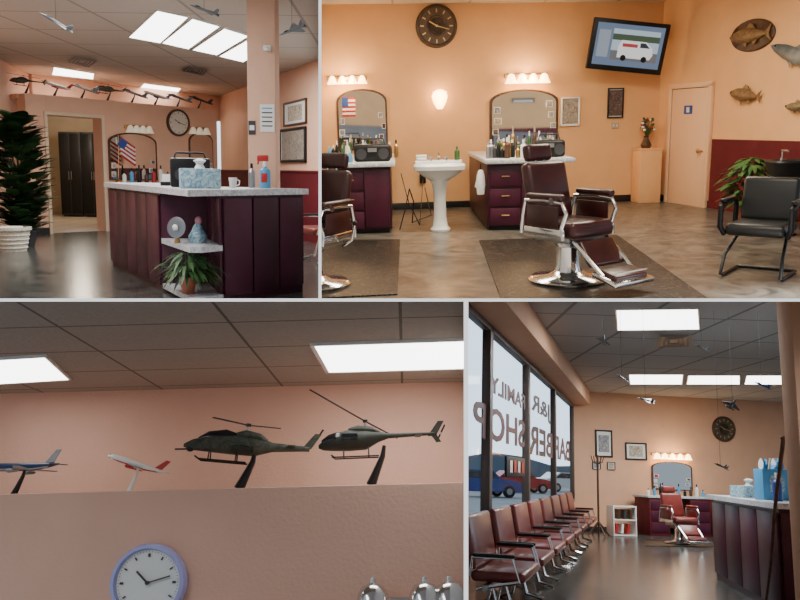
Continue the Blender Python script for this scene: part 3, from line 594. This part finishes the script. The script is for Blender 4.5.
ringstack(o, [(.24, .22, .66), (.46, .36, .73), (.60, .46, .79), (.66, .50, .80), (.67, .51, .85), (.64, .48, .87), (.50, .34, .865), (.42, .27, .80), (.2, .14, .75)], white)
o.box((0, .22, .885), (.62, .08, .05), white, .015); o.cyl((0, .2, .9), (0, .2, .98), .014, chrome); o.tube([(0, .2, .97), (0, .12, 1.0), (0, .05, .96)], .011, chrome)
for s in (-1, 1): o.cyl((s * .1, .2, .9), (s * .1, .2, .94), .02, chrome); o.box((s * .1, .2, .95), (.06, .012, .012), chrome)
o.done()
o = O('soap_dispenser', r, (.80, 10.70, .912)); bottle(o, 0, 0, 0, .17, .035, green, green); o.done()
o = O('towel_stack', r, (.33, 10.72, .912)); [o.box((0, 0, .02 + i * .035), (.14, .08, .032), paper, .01) for i in range(2)]; o.done()
o = O('power_cord', r); o.tube([(.02, 10.45, .03), (.10, 10.5, .30), (.16, 10.6, .55), (.22, 10.9, .35), (.20, 11.2, .03), (.5, 12, .03), (.45, 13.05, .35)], .008, black, 6); o.tube([(.06, 11.4, .70), (.16, 11.2, .3), (.3, 11.0, .02), (.42, 13.0, .5)], .007, black, 6); o.box((.42, 13.12, .5), (.1, .05, .16), black, .01); o.done()
# chairs
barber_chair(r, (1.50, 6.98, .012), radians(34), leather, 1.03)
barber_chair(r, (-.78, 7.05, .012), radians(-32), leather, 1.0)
# mats
o = O('floor_mat', r); o.prism([(.97, 9.5), (2.66, 9.65), (2.42, 6.0), (.80, 5.9)], 0, .012, matblk); o.done()
o = O('floor_mat', r); o.prism([(-1.3, 9.9), (.02, 9.75), (-.02, 6.6), (-1.0, 6.5)], 0, .012, matblk); o.done()
# black arm chair
o = O('salon_armchair', r, (3.22, 7.05, 0), radians(-38))
o.box((0, 0, .43), (.50, .48, .11), bleather, .045, 4); o.box((0, .26, .66), (.48, .09, .40), bleather, .04, 4, RXm(radians(-10)))
for s in (-1, 1):
    x = s * .29
    o.tube([(x, .24, .40), (x, .25, .60), (x, .20, .66), (x, -.05, .66), (x, -.22, .62), (x, -.22, .45), (x * .9, -.18, .38)], .024, black, 10); o.box((x, 0, .675), (.055, .36, .035), black, .015)
    o.tube([(s * .2, .1, .38), (s * .24, -.20, .20), (s * .25, -.27, .03), (s * .25, -.2, .018), (s * .25, .28, .018)], .015, black, 8)
o.tube([(-.25, .28, .018), (.25, .28, .018)], .015, black, 8); o.tube([(-.2, .1, .37), (.2, .1, .37)], .015, black, 8); o.done()
potted('potted_fern', r, (4.50, 10.25, 0), .16, .28, .42, .58, 300, green, terra, .2, .06, .5)
o = O('shampoo_bowl', r, (4.52, 9.3, 0)); o.box((0, .12, .35), (.16, .16, .7), black, .02); ringstack(o, [(.22, .22, .66), (.40, .42, .72), (.48, .50, .86), (.46, .48, .88), (.38, .38, .86), (.2, .2, .76)], black)
o.tube([(0, .2, .86), (0, .2, .98), (0, .06, .98)], .014, chrome); o.cyl((0, .15, 0), (0, .15, .02), .2, black); o.done()
# pillar and vase
o = O('trim_corner_pedestal', r, (4.13, 13.36, 0), aB); o.box((0, 0, .43), (.36, .36, .86), wall2, .01); o.box((0, 0, .87), (.38, .38, .03), wall2, .006); o.done()
o = O('flower_vase', r, (4.10, 13.34, .886)); o.lathe([(0, 0), (.07, 0), (.09, .05), (.05, .13), (.035, .17), (.05, .2)], (0, 0, 0), brown, 20)
for i in range(40):
    t = random.random() * 2 * pi; q = .03 + random.random() * .09; x, y, z = q * cos(t), q * sin(t), .26 + random.random() * .22
    o.tube([(0, 0, .17), (x, y, z)], .003, green, 4); o.ell((x, y, z), (.026, .026, .020), random.choice([redm, brass, white, brown, green]), 8)
o.done()
fish(r, (*onR(2.12), 2.46), aR2, .80, skin_fish, 0, .9, True); fish(r, (*onR(2.10), 1.66), aR2, .62, skin_fish, .12, 1.05); fish(r, (*onR(3.05), 2.10), aR2, 1.05, sharkm, .35, .7, False, 'mounted_shark'); fish(r, (*onR(3.1), 1.48), aR2, .40, fish2m)
for x, y, p in ((.5, 9.5, 160), (3.0, 9.5, 145), (2, 5.2, 100)): area(r, (x, y, 3.18), 1.6, 1.6, p, (1, .87, .68))
# =====================================================================  ROOM 3 : ledge with model aircraft
r = 3
o = O('floor', r); o.box((-.8, 2.4, -.03), (4, 3, .06), floor_d); o.done()
o = O('wall_front', r); o.box((-.8, 3.37, 1.1), (3.6, .14, 2.2), wall3, .004); o.box((-.8, 3.75, 2.15), (3.6, .78, .1), wall3); o.done()
wall('wall_back', r, (-3, 4.1), (1.2, 4.1), 2.1, 2.757, wall3)
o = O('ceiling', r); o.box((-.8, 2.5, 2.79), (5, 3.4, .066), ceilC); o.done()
for q in ([(-1.75, 3.27), (-1.47, 3.23), (-1.57, 3.74), (-2.0, 3.81)], [(-.37, 3.15), (.32, 3.13), (.36, 3.72), (-.36, 3.73)]): panel(r, q, 2.757)
wall_clock(r, (-1.00, 3.298, 1.850), 0, .145, lav, facem, darkgrey, hands=(-45, -285))
airliner('model_airliner', r, (-1.70, 3.62, 2.335), -.1, .34, mat('airliner_navy', (.015, .028, .08), .3), jetgrey, .02, black, base_z=-.135)
airliner('model_airliner', r, (-1.17, 3.55, 2.325), .0, .27, white, redm, .34, white, base_z=-.125)
helicopter('model_attack_helicopter', r, (-.67, 3.55, 2.39), .12, .58, camo, True, .10, -.19, black, ((60, 6, .44), (240, -2, .44)))
helicopter('model_helicopter', r, (-.10, 3.52, 2.40), .05, .54, olive, False, -.02, -.20, black, ((192, 30, .52), (12, -28, .30)))
o = O('vanity_light', r, (.03, 3.3, 1.745), 0, 1.15); o.box((0, -.02, 0), (.36, .04, .05), chrome, .01)
for x in (-.14, .03, .11):
    o.lathe([(.0, .075), (.008, .07), (.01, .055), (.035, .045), (.05, .02), (.055, -.03), (.05, -.03)], (x, -.09, .02), chrome, 20); o.tube([(x, -.03, 0), (x, -.09, 0)], .01, chrome)
o.done()
area(r, (-.8, 1.6, 2.7), 1.4, 1.0, 34, (1, .95, .88))
# =====================================================================  ROOM 4 : waiting side
r = 4
o = O('floor', r); o.box((5, 12, -.03), (14, 20, .06), floor_d); o.done()
o = O('ceiling', r); o.prism([(.35, 6.6), (4.1, 19.0), (12, 20.6), (12, 4), (.35, 4)], 3.2, 3.26, ceilD); o.done()
aB4 = atan2(1.26, 6.52); aL = atan2(11.86, 3.68); uL = Vector((cos(aL), sin(aL)))
def onB4(x, out=0.0): y = 18.98 + (x - 4.18) * .1933; return (x + sin(aB4) * out, y - cos(aB4) * out)
def onL(u, out=0.0): return (.5 + uL.x * u + sin(aL) * out, 7.12 + uL.y * u - cos(aL) * out)
wall('wall_back', r, (4.18, 18.98), (11.8, 20.45), 0, 3.2, wall4, base='baseboard_back')
o = O('wall_left', r, (.5, 7.12, 0), aL); o.box((5.5, .06, .33), (13.8, .12, .66), wall4); o.box((5.5, -.13, 3.04), (13.8, .50, .32), wall4, .01); o.done()
alum = mat('window_frame_bronze', (.16, .13, .12), .4, .5)
mu = [-.9, 1.77, 4.78, 8.34, 12.3]
for i in range(4):
    o = O('window_%d' % (i + 1), r, (.5, 7.12, 0), aL); a0, a1 = mu[i], mu[i + 1]
    for x in (a0 + .04, a1 - .04): o.box((x, .03, 1.77), (.08, .10, 2.22), alum, .006)
    for z in (.69, 2.85): o.box(((a0 + a1) / 2, .03, z), (a1 - a0, .10, .07), alum, .006)
    o.add([(a0, .04, .7), (a1, .04, .7), (a1, .04, 2.85), (a0, .04, 2.85)], [(0, 1, 2, 3)], glassm); o.done()
def lettering(txt, u0, u1, z, h):
    cu = bpy.data.curves.new('window_lettering', 'FONT'); cu.body = txt; cu.extrude = .004; cu.offset = .018; cu.resolution_u = 3
    ob = bpy.data.objects.new('tmp', cu); bpy.context.scene.collection.objects.link(ob); bpy.context.view_layer.update()
    me = bpy.data.meshes.new_from_object(ob); bpy.data.objects.remove(ob)
    xs = [v.co.x for v in me.vertices]; ys = [v.co.y for v in me.vertices]; x0, x1, y0, y1 = min(xs), max(xs), min(ys), max(ys)
    o = O('window_lettering', 4, (.5, 7.12, 0), aL)
    vs = [(u1 - (v.co.x - x0) / (x1 - x0) * (u1 - u0), .025 - v.co.z, z + (v.co.y - y0) / (y1 - y0) * h) for v in me.vertices]
    o.add(vs, [tuple(p.vertices) for p in me.polygons], mat('window_letter_paint', (.13, .05, .055), .5)); o.done()
lettering('FAMILY', 1.9, 4.6, 2.16, .20); lettering('SHOP', 1.0, 4.6, 1.62, .38); lettering('BARBER', 5.0, 11.6, 1.55, .44); lettering('J&R', 5.3, 7.9, 2.14, .34)
o = O('open_sign', r, (*onL(3.4, .03), 1.35), aL); o.box((0, 0, 0), (1.5, .03, .24), black, .008); [o.box((-.48 + i * .32, -.02, 0), (.18, .01, .14), redm if i % 2 else white) for i in range(4)]; o.done()
# outdoors
o = O('ground_parking_lot', r); o.box((10, 70, -.16), (70, 150, .1), mat('asphalt', (.16, .16, .17), .9, kind='noise', col2=(.22, .22, .22), scale=1.5)); o.done()
def car(p, a, m):
    o = O('car', 4, p, a); o.prism([(-2.2, .3), (2.2, .3), (2.2, .75), (1.5, .92), (.9, .98), (.4, 1.4), (-1.1, 1.42), (-1.7, 1.0), (-2.2, .95)], -.85, .85, m, RXm(pi / 2))
    o.prism([(.75, .98), (.35, 1.34), (-1.0, 1.36), (-1.5, 1.0)], -.87, .87, glassd, RXm(pi / 2))
    for x in (-1.35, 1.35):
        for y in (-.8, .8): o.cyl((x, y - .1, .32), (x, y + .1, .32), .32, black, None, 20); o.cyl((x, y - .11, .32), (x, y + .11, .32), .17, steel, None, 14)
    o.done()
car((4.6, 44, -.11), .3, bluem); car((8.4, 55, -.11), .2, redm); car((13.0, 62, -.11), .4, white)
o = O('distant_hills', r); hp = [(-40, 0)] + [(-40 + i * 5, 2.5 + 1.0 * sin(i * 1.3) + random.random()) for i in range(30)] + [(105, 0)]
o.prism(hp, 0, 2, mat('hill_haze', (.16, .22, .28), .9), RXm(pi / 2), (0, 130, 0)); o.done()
# waiting chairs
for i in range(8):
    waiting_chair(r, *onL(.55 + i * 1.3, .34), aL, 1.02, i % 2 == 1)
frame_pic(r, (*onB4(4.91), 2.0), aB4, .43, .63, black, art[1]); frame_pic(r, (*onB4(5.71), 1.85), aB4, .55, .40, black, art[0]); frame_pic(r, (*onB4(4.72), 1.49), aB4, .2, .18, black, art[1]); frame_pic(r, (*onB4(5.08), 1.49), aB4, .2, .18, brown, art[0])
arch_mirror(r, (*onB4(6.60), .98), aB4, 1.05, .66, 5); vanity_light(r, (*onB4(6.58), 1.80), aB4, 1.0, 5, globe, 12, s=1.1); wall_clock(r, (*onB4(8.0), 2.47), aB4, .31, bronze, faceb, brass, True)
o = O('coat_rack', r, (4.42, 17.75, 0)); o.cyl((0, 0, 0), (0, 0, 1.7), .022, brown)
for i in range(4):
    t = i * pi / 2 + .3; o.tube([(0, 0, .3), (.14 * cos(t), .14 * sin(t), .15), (.25 * cos(t), .25 * sin(t), .015)], .016, brown); o.tube([(0, 0, 1.5), (.12 * cos(t), .12 * sin(t), 1.55), (.16 * cos(t), .16 * sin(t), 1.68)], .012, brown)
o.done()
o = O('magazine_rack', r, (4.98, 17.98, 0), aB4)
for z in (.02, .34, .62): o.box((0, 0, z), (.52, .34, .025), white, .004)
for s in (-1, 1): o.box((s * .26, 0, .32), (.025, .34, .64), white, .004)
for i in range(6): o.box((-.18 + i * .07, 0, .16 + .30 * (i % 2)), (.05, .25, .2), [redm, brown, paper, darkgrey][i % 4], R=RYm(.1))
o.done()
o = O('barber_station', r, (6.42, 18.5, 0), aB4)
for x in (-.5, .5): o.box((x, .3, .41), (.48, .7, .82), maroon_w, .006); [o.box((x, -.06, .66 - i * .24), (.42, .02, .2), maroon2, .006) for i in range(3)]
o.box((0, .3, .84), (1.55, .76, .05), marb, .01)
for i in range(10): bottle(o, -.68 + i * .15, .1, .865, .15 + .06 * (i % 3), .035, [white, lblue, black, brown][i % 4], black)
o.done()
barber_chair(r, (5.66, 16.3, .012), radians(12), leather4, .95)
o = O('floor_mat', r); o.prism([(4.75, 15.6), (6.3, 15.9), (6.6, 17.0), (5.05, 16.8)], 0, .012, matblk); o.done()
o = O('barber_station', r, (7.75, 18.75, 0), aB4); o.box((0, .3, .42), (.5, .7, .84), maroon_w, .006); o.box((0, .3, .85), (.56, .76, .05), marb, .01); o.done()
A4, B4, C4, D4 = (4.32, 11.1), (3.81, 8.14), (4.9, 8.0), (5.4, 11.0)
o = O('reception_counter', r); o.prism([A4, B4, C4, D4], 0, 1.02, maroon)
boards(A4, B4, 4, (.08, .98)); boards(B4, C4, 3, (.08, .98))
o.prism([(4.24, 11.16), (3.74, 8.08), (4.95, 7.93), (5.5, 11.1)], 1.02, 1.075, marb); o.done()
o = O('tissue_box', r, (4.42, 10.2, 1.075), .2); o.box((0, 0, .07), (.34, .3, .14), tissuem, .01); o.lathe([(0, 0), (.05, 0), (.03, .04), (.06, .07), (.02, .09)], (0, 0, .14), paper, 9); o.done()
o = O('gift_bag', r, (4.30, 9.3, 1.075), .15); o.box((0, 0, .17), (.34, .18, .34), lblue, .006); o.box((.0, -.095, .18), (.18, .006, .18), tissuem); o.tube([(-.08, -.06, .33), (-.05, -.06, .46), (.05, -.06, .46), (.08, -.06, .33)], .006, white)
for i in range(9): o.leaf((-.13 + i * .033, 0, .32), (random.uniform(-.5, .5), 0, 1), .16, .10, random.choice([paper, lblue]), .1)
o.done()
o = O('spray_bottle', r, (4.12, 8.8, 1.075)); bottle(o, 0, 0, 0, .3, .05, bluem, white); o.done()
o = O('column', r, (3.95, 6.98, 0)); o.box((0, 0, 1.6), (1.06, .26, 3.2), wall4, .01); o.done()
stickm = mat('walking_stick_wood', (.16, .085, .045), .5, kind='noise', col2=(.07, .035, .02), scale=9)
o = O('walking_stick', r); o.tube([(3.80, 8.55, 0), (3.73, 8.2, .5), (3.62, 7.8, 1.05), (3.50, 7.30, 1.66)], [.013, .015, .017, .02], stickm, 10); o.ell((3.50, 7.30, 1.67), (.026, .026, .024), stickm, 10); o.done()
for q in ([(2.52, 9.2), (3.44, 8.98), (3.95, 10.3), (2.92, 10.6)], [(4.44, 15.36), (5.42, 15.07), (5.99, 16.74), (4.96, 17.08)], [(5.53, 15.2), (6.43, 14.92), (7.05, 16.38), (6.04, 16.72)], [(6.51, 14.9), (7.4, 14.63), (8.13, 16.03), (7.1, 16.37)]): panel(r, q, 3.2)
vent(r, [(3.55, 10.8), (3.95, 10.64), (4.34, 11.73), (3.88, 11.94)], 3.2)
for (x, z, L, a, m) in ((2.33, 2.80, .26, 1.2, jetgrey), (3.45, 2.74, .22, .3, jetgrey), (3.77, 2.12, .30, 1.3, darkgrey), (4.11, 2.34, .22, .2, bluem), (2.53, 2.37, .2, .5, jetgrey), (2.79, 2.13, .2, -.4, jetgrey), (3.60, 1.43, .2, .3, darkgrey)):
    fighter('model_fighter_jet', r, (x, 9, z), a, L, m, .5, .3, string=3.18 - z)
area(r, (3.2, 9.8, 3.15), 1.0, 1.3, 95, (.98, 1, .98)); area(r, (6.2, 15.9, 3.15), 3.2, 1.4, 165, (.98, 1, .97)); area(r, (3.4, 5.5, 3.15), 1.5, 1.5, 65, (.95, .98, 1))
# =====================================================================  WORLD (sky strength raised ahead to brighten the windows, lower behind) + CAMERA
w = bpy.data.worlds.new('sky'); bpy.context.scene.world = w; w.use_nodes = True; nt = w.node_tree
bg = nt.nodes['Background']; tc = nt.nodes.new('ShaderNodeTexCoord'); sp = nt.nodes.new('ShaderNodeSeparateXYZ'); mr = nt.nodes.new('ShaderNodeMapRange')
nt.links.new(tc.outputs['Generated'], sp.inputs[0]); nt.links.new(sp.outputs['Y'], mr.inputs['Value'])
mr.inputs['From Min'].default_value = -.2; mr.inputs['From Max'].default_value = .9; mr.inputs['To Min'].default_value = .5; mr.inputs['To Max'].default_value = 2.2
nt.links.new(mr.outputs[0], bg.inputs[1]); bg.inputs[0].default_value = (.70, .85, 1, 1)
cd = bpy.data.cameras.new('camera'); cd.sensor_width = 36; cd.lens = 36; cd.clip_end = 400
cam = bpy.data.objects.new('camera', cd); bpy.context.scene.collection.objects.link(cam)
R_, U_, B_ = c2w(Vector((1, 0, 0))), c2w(Vector((0, 1, 0))), c2w(Vector((0, 0, -1)))
cam.matrix_world = Matrix.Translation(EYE) @ Matrix(((R_.x, U_.x, B_.x), (R_.y, U_.y, B_.y), (R_.z, U_.z, B_.z))).to_4x4()
bpy.context.scene.camera = cam
